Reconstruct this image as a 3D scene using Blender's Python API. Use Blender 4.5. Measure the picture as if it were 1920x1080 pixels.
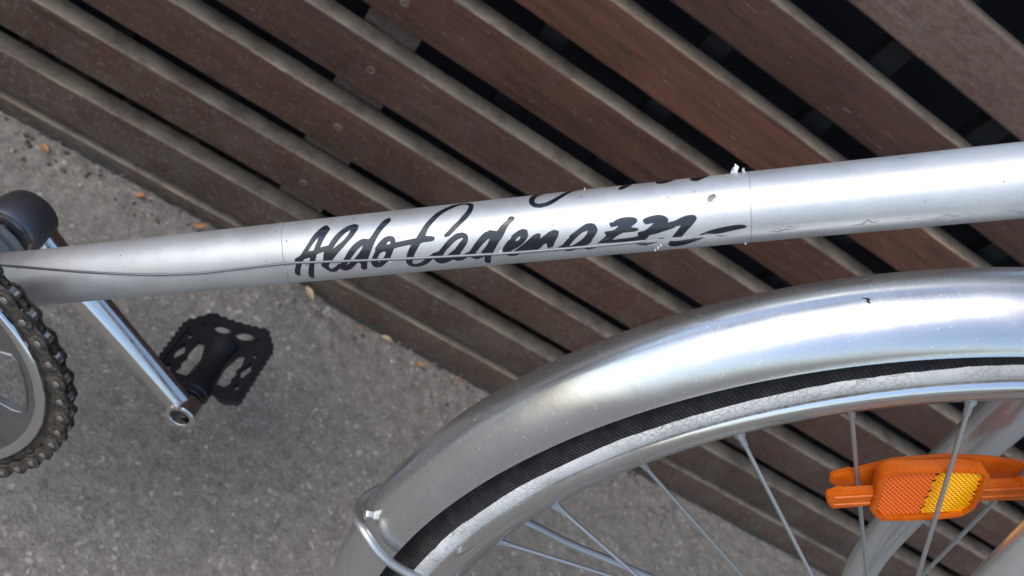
import bpy, bmesh, math, random
import numpy as np
from mathutils import Vector, Matrix, noise, geometry

for o in list(bpy.data.objects):
    bpy.data.objects.remove(o)
scene = bpy.context.scene
col = scene.collection
R = math.radians
random.seed(7)
rng = np.random.default_rng(7)

# ---------------------------------------------------------------- camera
CAM_H = 0.70473
cam_data = bpy.data.cameras.new('camera')
cam = bpy.data.objects.new('camera', cam_data)
col.objects.link(cam)
cx, cy, cz = Vector((0.834, 0.1996, 0.5143)), Vector((-0.4886, 0.7002, 0.5206)), Vector((-0.2562, -0.6855, 0.6815))
cam.matrix_world = Matrix(((cx.x, cy.x, cz.x, 0), (cx.y, cy.y, cz.y, 0), (cx.z, cy.z, cz.z, CAM_H), (0, 0, 0, 1)))
cam_data.sensor_width = 36
cam_data.lens = 26.856
cam_data.clip_start = 0.01
cam_data.clip_end = 3000
cam_data.dof.use_dof = True
cam_data.dof.focus_distance = 0.345
cam_data.dof.aperture_fstop = 12.0
scene.camera = cam

# ---------------------------------------------------------------- sky, sun, exposure
SUN_EL, SUN_AZ = 50.0, 214.0        # azimuth counted from +X towards +Y
world = bpy.data.worlds.new('World')
scene.world = world
world.use_nodes = True
wn = world.node_tree
sky = wn.nodes.new('ShaderNodeTexSky')
sky.sky_type = 'NISHITA'
sky.sun_disc = False
sky.sun_elevation = R(SUN_EL)
sky.sun_rotation = R(90 - SUN_AZ)
sky.dust_density = 1.8
sky.air_density = 1.0
wn.links.new(sky.outputs[0], wn.nodes['Background'].inputs[0])
wn.nodes['Background'].inputs[1].default_value = 0.13
sun_data = bpy.data.lights.new('sun', 'SUN')
sun_data.energy = 1.1
sun_data.angle = R(44)
sun_data.color = (1.0, 0.965, 0.91)
sun = bpy.data.objects.new('sun', sun_data)
col.objects.link(sun)
sd = Vector((math.cos(R(SUN_EL)) * math.cos(R(SUN_AZ)), math.cos(R(SUN_EL)) * math.sin(R(SUN_AZ)), math.sin(R(SUN_EL))))
sun.rotation_euler = sd.to_track_quat('Z', 'Y').to_euler()
sun.location = sd * 20
scene.view_settings.view_transform = 'Standard'
scene.view_settings.look = 'None'
scene.view_settings.exposure = 1.05
scene.view_settings.gamma = 1

# ---------------------------------------------------------------- materials
def mat(name, base=(.5, .5, .5), rough=.5, metal=0., **kw):
    m = bpy.data.materials.new(name)
    m.use_nodes = True
    b = m.node_tree.nodes['Principled BSDF']
    b.inputs['Base Color'].default_value = (*base, 1)
    b.inputs['Roughness'].default_value = rough
    b.inputs['Metallic'].default_value = metal
    for k, v in kw.items():
        b.inputs[k.replace('_', ' ')].default_value = v
    return m, m.node_tree, b

def nd(t, kind, **kw):
    n = t.nodes.new('ShaderNode' + kind)
    for k, v in kw.items():
        if k in n.inputs:
            n.inputs[k].default_value = v
        else:
            setattr(n, k, v)
    return n

def coords(t, scale=(1, 1, 1), uv=False, rot=(0, 0, 0)):
    c = nd(t, 'TexCoord')
    m = nd(t, 'Mapping')
    m.inputs['Scale'].default_value = scale
    m.inputs['Rotation'].default_value = rot
    t.links.new(c.outputs['UV' if uv else 'Object'], m.inputs[0])
    return m.outputs[0]

def ntex(t, co, scale, detail=4., rough=.6, dist=0.):
    n = nd(t, 'TexNoise', Scale=scale, Detail=detail, Roughness=rough, Distortion=dist)
    t.links.new(co, n.inputs['Vector'])
    return n.outputs['Fac']

def vor(t, co, scale, feature='F1', out='Distance', rnd=1.):
    n = nd(t, 'TexVoronoi', Scale=scale, feature=feature, Randomness=rnd)
    t.links.new(co, n.inputs['Vector'])
    return n.outputs[out]

def ramp(t, fac, stops):
    n = nd(t, 'ValToRGB')
    e = n.color_ramp.elements
    while len(e) < len(stops):
        e.new(.5)
    for s, (p, c) in zip(e, stops):
        s.position = p
        s.color = (*c, 1) if len(c) == 3 else c
    t.links.new(fac, n.inputs[0])
    return n.outputs[0]

def g(v):
    return (v, v, v)

def mix(t, a, b, fac, mode='MIX'):
    n = nd(t, 'Mix', data_type='RGBA', blend_type=mode)
    for sock, v in ((n.inputs[0], fac), (n.inputs[6], a), (n.inputs[7], b)):
        if isinstance(v, (int, float)):
            sock.default_value = v
        elif isinstance(v, tuple):
            sock.default_value = (*v, 1)
        else:
            t.links.new(v, sock)
    return n.outputs[2]

def math_(t, op, a, b=0.):
    n = nd(t, 'Math', operation=op)
    for i, v in enumerate((a, b)):
        if isinstance(v, (int, float)):
            n.inputs[i].default_value = v
        else:
            t.links.new(v, n.inputs[i])
    return n.outputs[0]

def bump(t, b, h, strength=.3, dist=.001):
    n = nd(t, 'Bump', Strength=strength, Distance=dist)
    t.links.new(h, n.inputs['Height'])
    if b.inputs['Normal'].is_linked:
        t.links.new(b.inputs['Normal'].links[0].from_socket, n.inputs['Normal'])
    t.links.new(n.outputs[0], b.inputs['Normal'])

def maprange(t, v, a, b, c, d):
    n = nd(t, 'MapRange')
    t.links.new(v, n.inputs[0])
    for i, x in enumerate((a, b, c, d)):
        n.inputs[i + 1].default_value = x
    return n.outputs[0]

M = {}
# asphalt: weathered grey binder, aggregate, pale stones
m, t, b = mat('asphalt', (.1, .1, .1), .88)
co = coords(t)
big = ntex(t, co, 3.5, 3)
mid = ntex(t, co, 60, 5, .65)
c1 = ramp(t, mid, [(.22, (.118, .107, .092)), (.5, (.182, .167, .146)), (.78, (.228, .210, .185))])
agg = vor(t, co, 300, out='Color')
sp = nd(t, 'SeparateColor'); t.links.new(agg, sp.inputs[0])
c2 = mix(t, c1, ramp(t, sp.outputs[0], [(.0, g(.80)), (.5, g(1.)), (.9, g(1.14)), (.96, g(1.3)), (1., g(1.9))]), 1., 'MULTIPLY')
c3 = mix(t, c2, ramp(t, big, [(.3, (.94, .935, .93)), (.7, (1.06, 1.05, 1.04))]), 1., 'MULTIPLY')
t.links.new(c3, b.inputs['Base Color'])
bump(t, b, mid, .7, .004)
bump(t, b, ntex(t, co, 330, 4, .7), .75, .0024)
M['asphalt'] = m

# stained timber, grain along X, dusty where it lies flat and dirty near the ground
def wood(name, brown, dark, dust_amt):
    m, t, b = mat(name, brown, .62, Specular_IOR_Level=.3)
    co = coords(t, (1, 9, 9))
    oi = nd(t, 'ObjectInfo')
    sh = nd(t, 'VectorMath', operation='ADD')
    mul = nd(t, 'VectorMath', operation='SCALE'); mul.inputs['Scale'].default_value = 37.
    cmb = nd(t, 'CombineXYZ')
    t.links.new(oi.outputs['Random'], cmb.inputs[0]); t.links.new(oi.outputs['Random'], cmb.inputs[1])
    t.links.new(cmb.outputs[0], mul.inputs[0])
    t.links.new(co, sh.inputs[0]); t.links.new(mul.outputs[0], sh.inputs[1])
    gco = sh.outputs[0]
    grain = ntex(t, gco, 14, 8, .68, .4)
    fine = ntex(t, gco, 70, 5, .7)
    base = ramp(t, grain, [(.28, dark), (.52, brown), (.78, tuple(min(1, x * 1.45) for x in brown))])
    tone = ramp(t, oi.outputs['Random'], [(0, (.78, .80, .84)), (1, (1.28, 1.16, 1.06))])
    base = mix(t, base, tone, 1., 'MULTIPLY')
    co2 = coords(t)
    geo = nd(t, 'NewGeometry')
    sx = nd(t, 'SeparateXYZ'); t.links.new(geo.outputs['Normal'], sx.inputs[0])
    pz = nd(t, 'SeparateXYZ'); t.links.new(geo.outputs['Position'], pz.inputs[0])
    patch = ntex(t, co2, 38, 6, .7)
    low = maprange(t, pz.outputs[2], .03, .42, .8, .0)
    flat = maprange(t, sx.outputs[2], .35, .95, 0., 1.)
    f1 = math_(t, 'MULTIPLY', flat, maprange(t, patch, .25, .6, .55, 1.))
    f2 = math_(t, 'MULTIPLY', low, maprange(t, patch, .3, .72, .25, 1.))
    fac = math_(t, 'MINIMUM', f1, dust_amt)
    dust = ramp(t, patch, [(.3, (.09, .08, .066)), (.7, (.22, .196, .155))])  # real dust, tone lifted to paint in sunlight on the slat tops
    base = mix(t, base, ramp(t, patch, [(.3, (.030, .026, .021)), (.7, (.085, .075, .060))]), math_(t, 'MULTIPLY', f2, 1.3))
    c = mix(t, base, dust, fac)
    edge = math_(t, 'MULTIPLY', math_(t, 'MULTIPLY', sx.outputs[2], sx.outputs[1]), -2.)
    wear = math_(t, 'MULTIPLY', maprange(t, edge, .55, .95, 0., 1.), ramp(t, ntex(t, coords(t, (1, 4, 4)), 16, 6, .75), [(.52, g(0)), (.66, g(.85))]))
    c = mix(t, c, (.30, .225, .135), wear)
    wco = nd(t, 'SeparateColor'); t.links.new(oi.outputs['Color'], wco.inputs[0])
    chip = ntex(t, coords(t, (1, 2.2, 2.2)), 95, 6, .75)
    c = mix(t, c, (.135, .108, .092), math_(t, 'MULTIPLY', wco.outputs[0], ramp(t, chip, [(.40, g(.35)), (.62, g(1.))])))
    scr = ntex(t, coords(t, (3, 60, 60)), 22, 2, .5)
    c = mix(t, c, (.32, .28, .23), ramp(t, scr, [(.715, g(0)), (.75, g(.55))]))
    spk = ntex(t, co2, 420, 2, .6)
    c = mix(t, c, (.30, .28, .24), ramp(t, spk, [(.70, g(0)), (.76, g(.5))]))
    spk2 = ntex(t, co2, 240, 3, .7)
    c = mix(t, c, (.17, .15, .12), math_(t, 'MULTIPLY', low, ramp(t, spk2, [(.56, g(0)), (.66, g(.8))])))
    kn = nd(t, 'TexVoronoi', Scale=2.6); t.links.new(gco, kn.inputs['Vector'])
    c = mix(t, c, (.022, .013, .010), ramp(t, kn.outputs['Distance'], [(.05, g(.75)), (.13, g(0))]))
    t.links.new(c, b.inputs['Base Color'])
    t.links.new(maprange(t, grain, .2, .8, .5, .75), b.inputs['Roughness'])
    bump(t, b, grain, .5, .0012)
    bump(t, b, fine, .35, .0006)
    bump(t, b, chip, .55, .0012)
    return m
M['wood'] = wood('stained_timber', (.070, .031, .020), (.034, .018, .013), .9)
m, t, b = mat('dark_timber', (.018, .018, .022), .7)
bump(t, b, ntex(t, coords(t, (30, 30, 1)), 6), .3, .001)
M['dark'] = m
m, t, b = mat('gap_shade_sheet', (.020, .024, .034), .8)  # dark sheet, its colour stands in for the shade seen through the gaps
M['gap_shade'] = m

# silver metallic paint
m, t, b = mat('silver_paint', (.60, .62, .64), .36, .74, Coat_Weight=.2, Coat_Roughness=.2)
co = coords(t)
flk = ntex(t, co, 2600, 1, .5)
drt = ntex(t, co, 26, 6, .7)
spk = vor(t, co, 150)
spn = nd(t, 'TexVoronoi', Scale=150.); t.links.new(co, spn.inputs['Vector'])
ssp = nd(t, 'SeparateColor'); t.links.new(spn.outputs['Color'], ssp.inputs[0])
spot = math_(t, 'MULTIPLY', ramp(t, spn.outputs['Distance'], [(.06, g(1)), (.11, g(0))]), math_(t, 'GREATER_THAN', ssp.outputs[0], .90))
c = mix(t, ramp(t, flk, [(.3, (.51, .52, .515)), (.7, (.60, .61, .605))]), ramp(t, drt, [(.3, g(.86)), (.6, g(1.))]), 1., 'MULTIPLY')
c = mix(t, c, (.10, .10, .10), math_(t, 'MULTIPLY', spot, .8))
t.links.new(c, b.inputs['Base Color'])
t.links.new(maprange(t, drt, .3, .7, 0.42, .56), b.inputs['Roughness'])
bump(t, b, flk, .08, .0003)
bump(t, b, ntex(t, co, 420, 4, .7), .1, .0005)
M['paint'] = m

m2 = m.copy(); m2.name = 'fork_paint'
M['fork'] = m2
for n_ in m2.node_tree.nodes:
    if n_.type == 'MAP_RANGE':
        n_.inputs[3].default_value = .20; n_.inputs[4].default_value = .27

# polished aluminium fender: dust specks, fine scratches, smears
m, t, b = mat('polished_aluminium', (.80, .81, .83), .2, 1.)
co = coords(t)
sm = ntex(t, co, 17, 6, .65, .6)
scr = ntex(t, coords(t, (20, 20, 900), rot=(.6, .3, .2)), 6, 3, .6)
rg = math_(t, 'ADD', maprange(t, sm, .32, .72, .13, .33), maprange(t, scr, .6, .8, 0., .12))
t.links.new(rg, b.inputs['Roughness'])
spn = nd(t, 'TexVoronoi', Scale=620.); t.links.new(co, spn.inputs['Vector'])
ssp = nd(t, 'SeparateColor'); t.links.new(spn.outputs['Color'], ssp.inputs[0])
spot = math_(t, 'MULTIPLY', ramp(t, spn.outputs['Distance'], [(.10, g(1)), (.2, g(0))]), math_(t, 'GREATER_THAN', ssp.outputs[0], .70))
spot = math_(t, 'MULTIPLY', spot, maprange(t, ssp.outputs[1], 0., 1., .12, .8))
t.links.new(mix(t, (.60, .605, .605), (.92, .92, .90), spot), b.inputs['Base Color'])
t.links.new(math_(t, 'SUBTRACT', .93, math_(t, 'MULTIPLY', spot, .7)), b.inputs['Metallic'])
bump(t, b, ntex(t, co, 13, 2), .35, .0022)
bump(t, b, ntex(t, co, 34, 2), .25, .001)
bump(t, b, scr, .08, .0003)
scf = ntex(t, co, 260, 5, .75)
bump(t, b, math_(t, 'MULTIPLY', scf, ramp(t, ntex(t, co, 9, 3), [(.5, g(0)), (.68, g(1))])), .22, .0008)
M['alu'] = m

m, t, b = mat('chrome', (.70, .70, .69), .1, 1.)
co = coords(t)
t.links.new(maprange(t, ntex(t, co, 60, 5, .7), .35, .75, .10, .30), b.inputs['Roughness'])
bump(t, b, ntex(t, co, 25, 2), .12, .0008)
M['chrome'] = m
m, t, b = mat('zinc_steel', (.44, .45, .44), .45, .9)
bump(t, b, ntex(t, coords(t), 900, 2), .1, .0002)
M['zinc'] = m
m, t, b = mat('dull_steel', (.42, .42, .41), .32, .95)
co = coords(t)
t.links.new(mix(t, (.27, .275, .275), (.17, .15, .11), ramp(t, ntex(t, co, 40, 6, .7), [(.5, g(0)), (.72, g(.7))])), b.inputs['Base Color'])
t.links.new(maprange(t, ntex(t, co, 90, 4, .7), .3, .7, .22, .45), b.inputs['Roughness'])
M['steel'] = m
m, t, b = mat('greasy_chain', (.05, .045, .04), .42, .55)
co = coords(t)
gn = ntex(t, co, 240, 5, .7)
t.links.new(ramp(t, gn, [(.35, (.024, .021, .018)), (.55, (.085, .074, .061)), (.75, (.18, .155, .12))]), b.inputs['Base Color'])
t.links.new(maprange(t, gn, .3, .7, .32, .75), b.inputs['Roughness'])
bump(t, b, gn, .5, .0008)
M['chain'] = m
m, t, b = mat('dark_chrome', (.22, .225, .24), .38, .9)
M['darkchrome'] = m
m, t, b = mat('worn_pin', (.55, .54, .52), .3, 1.)
M['pin'] = m
m, t, b = mat('black_plastic', (.011, .012, .015), .42)
bump(t, b, ntex(t, coords(t), 300, 3), .15, .0006)
M['plastic'] = m
m, t, b = mat('grey_green_cup', (.25, .27, .25), .5, .1)
M['cup'] = m

# tyre rubber with a raised diagonal side tread (u along the tyre, v across)
m, t, b = mat('tyre_rubber', (.020, .021, .024), .62)
co = coords(t, (1, 1, 1), uv=True)
sx = nd(t, 'SeparateXYZ'); t.links.new(co, sx.inputs[0])
band = math_(t, 'MULTIPLY', math_(t, 'GREATER_THAN', sx.outputs[1], .33), math_(t, 'LESS_THAN', sx.outputs[1], .62))
diag = math_(t, 'SINE', math_(t, 'ADD', math_(t, 'MULTIPLY', sx.outputs[0], 2 * math.pi * 1100), math_(t, 'MULTIPLY', sx.outputs[1], 62.)))
hgt = math_(t, 'MULTIPLY', diag, band)
ring = math_(t, 'MULTIPLY', math_(t, 'SINE', math_(t, 'MULTIPLY', sx.outputs[1], 190.)), math_(t, 'SUBTRACT', 1., band))
bump(t, b, math_(t, 'ADD', hgt, math_(t, 'MULTIPLY', ring, .25)), 1., .0016)
dn = ntex(t, coords(t), 120, 5, .7)
t.links.new(ramp(t, dn, [(.45, (.016, .017, .020)), (.8, (.07, .068, .064))]), b.inputs['Base Color'])
M['rubber'] = m
m, t, b = mat('cracked_white_rubber', (.5, .5, .48), .7)
co = coords(t)
cr = vor(t, co, 330, 'DISTANCE_TO_EDGE')
cr2 = vor(t, co, 140, 'DISTANCE_TO_EDGE')
wn_ = ntex(t, co, 45, 6, .7)
cc = ramp(t, wn_, [(.3, (.42, .415, .39)), (.6, (.64, .635, .61)), (.8, (.74, .735, .71))])
crk = math_(t, 'MULTIPLY', ramp(t, cr, [(.0, g(1)), (.06, g(0))]), ramp(t, ntex(t, co, 20, 3), [(.38, g(.1)), (.58, g(1))]))
cc = mix(t, cc, (.12, .11, .10), math_(t, 'MULTIPLY', crk, .8))
t.links.new(cc, b.inputs['Base Color'])
bump(t, b, cr, .3, .0005)
M['white'] = m

m, t, b = mat('amber_plastic', (.72, .19, .012), .2, Specular_IOR_Level=.45)
t.links.new(mix(t, (.68, .19, .013), (.48, .09, .006), ramp(t, ntex(t, coords(t), 75, 5, .7), [(.35, g(0)), (.7, g(1))])), b.inputs['Base Color'])
t.links.new(maprange(t, ntex(t, coords(t), 160, 5, .7), .3, .7, .12, .4), b.inputs['Roughness'])
tl = nd(t, 'BsdfTranslucent', Color=(.95, .30, .015, 1)); ms = nd(t, 'MixShader'); ms.inputs[0].default_value = .45
t.links.new(b.outputs[0], ms.inputs[1]); t.links.new(tl.outputs[0], ms.inputs[2]); t.links.new(ms.outputs[0], t.nodes['Material Output'].inputs[0])
M['amber'] = m
m, t, b = mat('amber_prism', (.50, .085, .004), .45, Specular_IOR_Level=.2)
M['prism'] = m
m, t, b = mat('yellow_prism', (1., .46, .0), .22, .55, Coat_Weight=.3)  # sky reflection on this prism panel, painted as a yellow base colour
M['sky_glare'] = m
m, t, b = mat('black_lettering', (.006, .0075, .014), .26, Coat_Weight=.4)
M['ink'] = m
m, t, b = mat('bare_cable', (.20, .21, .22), .45, .8)
bump(t, b, math_(t, 'SINE', ntex(t, coords(t), 3000, 1)), .2, .0003)
M['cable'] = m
m, t, b = mat('film_edge', (.22, .225, .23), .5, .2)
M['film'] = m
m, t, b = mat('white_flake', (.72, .72, .70), .55, Subsurface_Weight=.2)
M['flake'] = m
m, t, b = mat('scraped_metal', (.62, .62, .60), .5, .5)
M['scrape'] = m
m, t, b = mat('shadowed_dirt', (.035, .03, .025), .95)  # dirt, its colour darkened to carry the shadow line under the slats
co = coords(t)
t.links.new(ramp(t, ntex(t, co, 160, 5, .7), [(.3, (.012, .011, .010)), (.6, (.035, .031, .026)), (.8, (.09, .078, .062))]), b.inputs['Base Color'])
M['dirt'] = m
m, t, b = mat('crumb', (.07, .063, .054), .95)
t.links.new(ramp(t, ntex(t, coords(t), 40, 3), [(.35, (.03, .027, .023)), (.65, (.13, .12, .105))]), b.inputs['Base Color'])
M['crumb'] = m
m, t, b = mat('pale_grit', (.42, .40, .36), .7)
t.links.new(ramp(t, ntex(t, coords(t), 25, 2), [(.3, (.16, .145, .12)), (.55, (.30, .28, .24)), (.75, (.46, .44, .40))]), b.inputs['Base Color'])
M['grit'] = m
def leafmat(n, c):
    m, t, b = mat(n, c, .7)
    t.links.new(mix(t, c, tuple(x * .45 for x in c), ntex(t, coords(t), 260, 4)), b.inputs['Base Color'])
    return m
M['leaf_tan'] = leafmat('tan_leaf', (.50, .36, .22))
M['leaf_orange'] = leafmat('orange_leaf', (.45, .20, .07))
m, t, b = mat('black_saddle', (.015, .015, .016), .5)
M['saddle'] = m
m, t, b = mat('screw_head', (.12, .10, .09), .5, .6)
M['screw'] = m

# ---------------------------------------------------------------- mesh helpers (millimetres in, metres out where noted)
def link(o, parent=None):
    col.objects.link(o)
    if parent is not None:
        o.parent = parent
        w = parent.get('_w')
        if w is not None:
            o.matrix_parent_inverse = Matrix.Translation(-Vector(w))
    return o

def mesh_obj(name, verts, faces, m, parent=None, smooth=True, sharp=38, uv=None):
    me = bpy.data.meshes.new(name)
    me.from_pydata([tuple(v) for v in verts], [], faces)
    if uv is not None:
        l = me.uv_layers.new(name='uv')
        vi = np.empty(len(me.loops), int); me.loops.foreach_get('vertex_index', vi)
        l.data.foreach_set('uv', np.asarray(uv, float)[vi].ravel())
    finish(me, m, smooth, sharp)
    return link(bpy.data.objects.new(name, me), parent)

def finish(me, m, smooth=True, sharp=38, recalc=True):
    if recalc:
        bm = bmesh.new(); bm.from_mesh(me)
        bmesh.ops.recalc_face_normals(bm, faces=bm.faces)
        bm.to_mesh(me); bm.free()
    if smooth:
        me.shade_smooth()
        me.set_sharp_from_angle(angle=R(sharp))
    me.materials.append(m)
    me.update()

def sweep(pts, rad, n=16, side=None, cap=True, power=2.0, section=None):
    """tube through pts (world metres); rad = number or per-point (rn, rb) in metres"""
    P = [Vector(p) for p in pts]
    V, Fc = [], []
    prev = Vector(side) if side is not None else None
    for i, p in enumerate(P):
        t = (P[min(i + 1, len(P) - 1)] - P[max(i - 1, 0)]).normalized()
        if prev is None:
            prev = t.orthogonal()
        if side is not None:
            prev = Vector(side)
        bb = (prev - prev.dot(t) * t).normalized()
        nn = bb.cross(t)
        prev = bb
        r = rad[i] if isinstance(rad, (list, tuple)) else rad
        rn, rb = r if isinstance(r, (list, tuple)) else (r, r)
        if section:
            n = len(section)
            V += [p + nn * rn * sn + bb * rb * sb for sn, sb in section]
            continue
        for k in range(n):
            a = 2 * math.pi * k / n
            c, s = math.cos(a), math.sin(a)
            e = 2.0 / power
            V.append(p + nn * rn * math.copysign(abs(c) ** e, c) + bb * rb * math.copysign(abs(s) ** e, s))
    for i in range(len(P) - 1):
        for k in range(n):
            k2 = (k + 1) % n
            Fc.append((i * n + k, i * n + k2, (i + 1) * n + k2, (i + 1) * n + k))
    if cap:
        Fc.append(tuple(range(n - 1, -1, -1)))
        Fc.append(tuple((len(P) - 1) * n + k for k in range(n)))
    return V, Fc

def smooth_path(pts, sub=6):
    P = [Vector(p) for p in pts]
    out = []
    for i in range(len(P) - 1):
        p0, p1, p2, p3 = P[max(i - 1, 0)], P[i], P[i + 1], P[min(i + 2, len(P) - 1)]
        for k in range(sub):
            t = k / sub
            out.append(.5 * ((2 * p1) + (-p0 + p2) * t + (2 * p0 - 5 * p1 + 4 * p2 - p3) * t * t + (-p0 + 3 * p1 - 3 * p2 + p3) * t ** 3))
    out.append(P[-1])
    return out

def lathe(fn, prof, n=96, a0=0., a1=360., closed_prof=False, cap_ends=False):
    """fn(u, v, w) -> world; prof = [(r, w)] mm"""
    full = abs(a1 - a0) > 359.9
    m = n if full else n + 1
    V, Fc, UV = [], [], []
    for i in range(m):
        a = R(a0 + (a1 - a0) * i / n)
        for j, (r, w) in enumerate(prof):
            V.append(fn(r * math.cos(a), r * math.sin(a), w))
            UV.append((i / n, j / max(1, len(prof) - 1)))
    k = len(prof)
    kk = k if closed_prof else k - 1
    for i in range(n):
        i2 = (i + 1) % m
        for j in range(kk):
            j2 = (j + 1) % k
            Fc.append((i * k + j, i * k + j2, i2 * k + j2, i2 * k + j))
    if cap_ends and not full:
        Fc.append(tuple(range(k))); Fc.append(tuple((m - 1) * k + j for j in range(k)))
    return V, Fc, UV

def plate(name, outline, holes, fn, w0, w1, m, parent, bevel=0., sharp=38):
    """flat plate with holes: outline/holes 2-D mm, fn(u, v, w) -> world, extruded w0..w1"""
    bm = bmesh.new()
    for ring in [outline] + list(holes):
        vs = [bm.verts.new((p[0], p[1], 0)) for p in ring]
        for i in range(len(vs)):
            bm.edges.new((vs[i], vs[(i + 1) % len(vs)]))
    bmesh.ops.triangle_fill(bm, edges=bm.edges[:], use_beauty=True, use_dissolve=False)
    bmesh.ops.recalc_face_normals(bm, faces=bm.faces)
    bmesh.ops.dissolve_limit(bm, angle_limit=.01, verts=bm.verts, edges=[e for e in bm.edges if len(e.link_faces) == 2])
    r = bmesh.ops.extrude_face_region(bm, geom=bm.faces[:])
    top = [e for e in r['geom'] if isinstance(e, bmesh.types.BMVert)]
    for v in top:
        v.co.z = 1
    for v in bm.verts:
        v.co = fn(v.co.x, v.co.y, w0 + (w1 - w0) * v.co.z)
    bmesh.ops.recalc_face_normals(bm, faces=bm.faces)
    if bevel:
        es = [e for e in bm.edges if len(e.link_faces) == 2 and e.calc_face_angle(0) > .9]
        bmesh.ops.bevel(bm, geom=es, offset=bevel * .001, segments=2, affect='EDGES', clamp_overlap=True)
    me = bpy.data.meshes.new(name)
    bm.to_mesh(me); bm.free()
    finish(me, m, True, sharp, False)
    return link(bpy.data.objects.new(name, me), parent)

def joinmesh(parts):
    V, Fc = [], []
    for v, f_ in parts:
        o = len(V)
        V += list(v)
        Fc += [tuple(i + o for i in q) for q in f_]
    return V, Fc

def thing(name, label, cat, loc, group=None):
    o = bpy.data.objects.new(name, None)
    o.empty_display_size = .05
    o.location = loc
    o['label'] = label; o['category'] = cat
    if group:
        o['group'] = group
    col.objects.link(o)
    o['_w'] = tuple(loc)
    return o

def tag(o, label, cat, group=None, kind=None):
    o['label'] = label; o['category'] = cat
    if group: o['group'] = group
    if kind: o['kind'] = kind
    return o

# ---------------------------------------------------------------- ground
FY = 0.5406                       # front face of the fence
def gz(x, y):
    s = lambda v, a, b: max(0., min(1., (v - a) / (b - a))) ** 2 * (3 - 2 * max(0., min(1., (v - a) / (b - a))))
    bank = .028 * s(-x, -.10, .06) * s(y, .42, .54)
    return bank
xs = np.concatenate([np.linspace(-400, -6, 24), np.linspace(-5, -.75, 18), np.arange(-.74, 1.0, .004), np.linspace(1.05, 6, 18), np.linspace(7, 400, 24)])
ys = np.concatenate([np.linspace(-400, -6, 24), np.linspace(-5, -.1, 14), np.arange(-.05, .64, .004), np.linspace(.7, 6, 14), np.linspace(7, 400, 24)])
V = []
for y in ys:
    for x in xs:
        near = -.8 < x < 1.05 and -.1 < y < .7
        z = gz(x, y) + (noise.fractal(Vector((x * 55, y * 55, 0)), .9, 2.0, 4) * .0008 + noise.noise(Vector((x * 170, y * 170, 3))) * .0004 if near else 0)
        if near and y > .40:
            rk = min(1., (y - .40) / .10)
            z += rk * (.0022 * noise.noise(Vector((x * 95, y * 95, 8))) + .0016 * noise.noise(Vector((x * 210, y * 210, 2))))
        if y > .535:
            z -= .004
        V.append((x, y, z))
nx = len(xs)
Fc = [(j * nx + i, j * nx + i + 1, (j + 1) * nx + i + 1, (j + 1) * nx + i) for j in range(len(ys) - 1) for i in range(nx - 1)]
o = mesh_obj('ground', V, Fc, M['asphalt'], sharp=180)
o['kind'] = 'structure'; o['label'] = 'worn grey asphalt pavement with pale stone chips'

# ---------------------------------------------------------------- fence
fence = thing('slatted_fence', 'dark brown timber fence of horizontal slats behind the leaning bicycle', 'fence', (0.2, FY + .03, 0))
TH = 23.0
tops = [665.1, 606.8, 528.6, 449.7, 376.6, 302.6, 231.5, 164.8, 91.95, 18]
bots = [735., 655.4, 577.5, 502.3, 425.7, 350.4, 277.2, 208.4, 135.8, 63]
def slat(zt, zb, k):
    rnd = random.Random(k)
    x0, x1 = -1.6 - rnd.random() * .01, 2.6 + rnd.random() * .01
    r = .0027
    prof = []
    y0, y1 = FY, FY + TH / 1000
    for cyy, czz, a0 in ((y0 + r, zt - r, 90), (y0 + r, zb + r, 180), (y1 - r, zb + r, 270), (y1 - r, zt - r, 0)):
        for q in range(5):
            a = R(a0 + 90 * q / 4)
            prof.append((cyy + r * math.cos(a), czz + r * math.sin(a)))
    n = len(prof)
    st = np.concatenate([np.linspace(x0, -.5, 8), np.arange(-.48, 1.2, .02), np.linspace(1.25, x1, 8)])
    V = []
    for x in st:
        oy = noise.noise(Vector((x * 2.1, k * 7.3, 0))) * .0012
        oz = noise.noise(Vector((x * 1.7, k * 7.3, 9))) * .0014
        for q, (yy, zz) in enumerate(prof):
            w = noise.noise(Vector((x * 30, q * 1.3 + k * 11, 4))) * .0005
            V.append((x, yy + oy + w, zz + oz + w))
    Fc = [(i * n + a, i * n + (a + 1) % n, (i + 1) * n + (a + 1) % n, (i + 1) * n + a) for i in range(len(st) - 1) for a in range(n)]
    Fc += [tuple(range(n)), tuple((len(st) - 1) * n + a for a in range(n))]
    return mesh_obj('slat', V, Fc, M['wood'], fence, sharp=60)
for k, (a_, b_) in enumerate(zip(tops, bots)):
    sl = slat(CAM_H - a_ / 1000, CAM_H - b_ / 1000, k)
    sl.color = ([.1, .12, .05, .0, .05, .0, .05, .12, .8, .6][k], 0, 0, 1)
    for sx_ in (-.0265, 1.075):
        zc = CAM_H - (a_ + b_) / 2000 + .004 * math.sin(k * 2.3)
        V, Fc, _ = lathe(lambda u, v, w: Vector((sx_ + .003 * math.sin(k * 5.1) + u * .001, FY - w * .001 + .001 * noise.noise(Vector((sx_ * 2.1, k * 7.3, 0))), zc + v * .001)), [(0, .1), (.7, .1), (1.6, .55), (3.6, .5), (4.2, .1), (4.4, -.6)], 20)
        mesh_obj('screw', V, Fc, M['wood'], sl)
def boxv(x0, x1, y0, y1, z0, z1):
    return [(x, y, z) for x in (x0, x1) for y in (y0, y1) for z in (z0, z1)], [(0, 1, 3, 2), (4, 6, 7, 5), (0, 4, 5, 1), (2, 3, 7, 6), (0, 2, 6, 4), (1, 5, 7, 3)]
for x in (-1.1487, -.0487, 1.0513, 2.1):
    mesh_obj('post', *boxv(x, x + .048, FY + TH / 1000 + .001, FY + TH / 1000 + .06, -.05, .688), M['wood'], fence, smooth=False)
x = -.6
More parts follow.
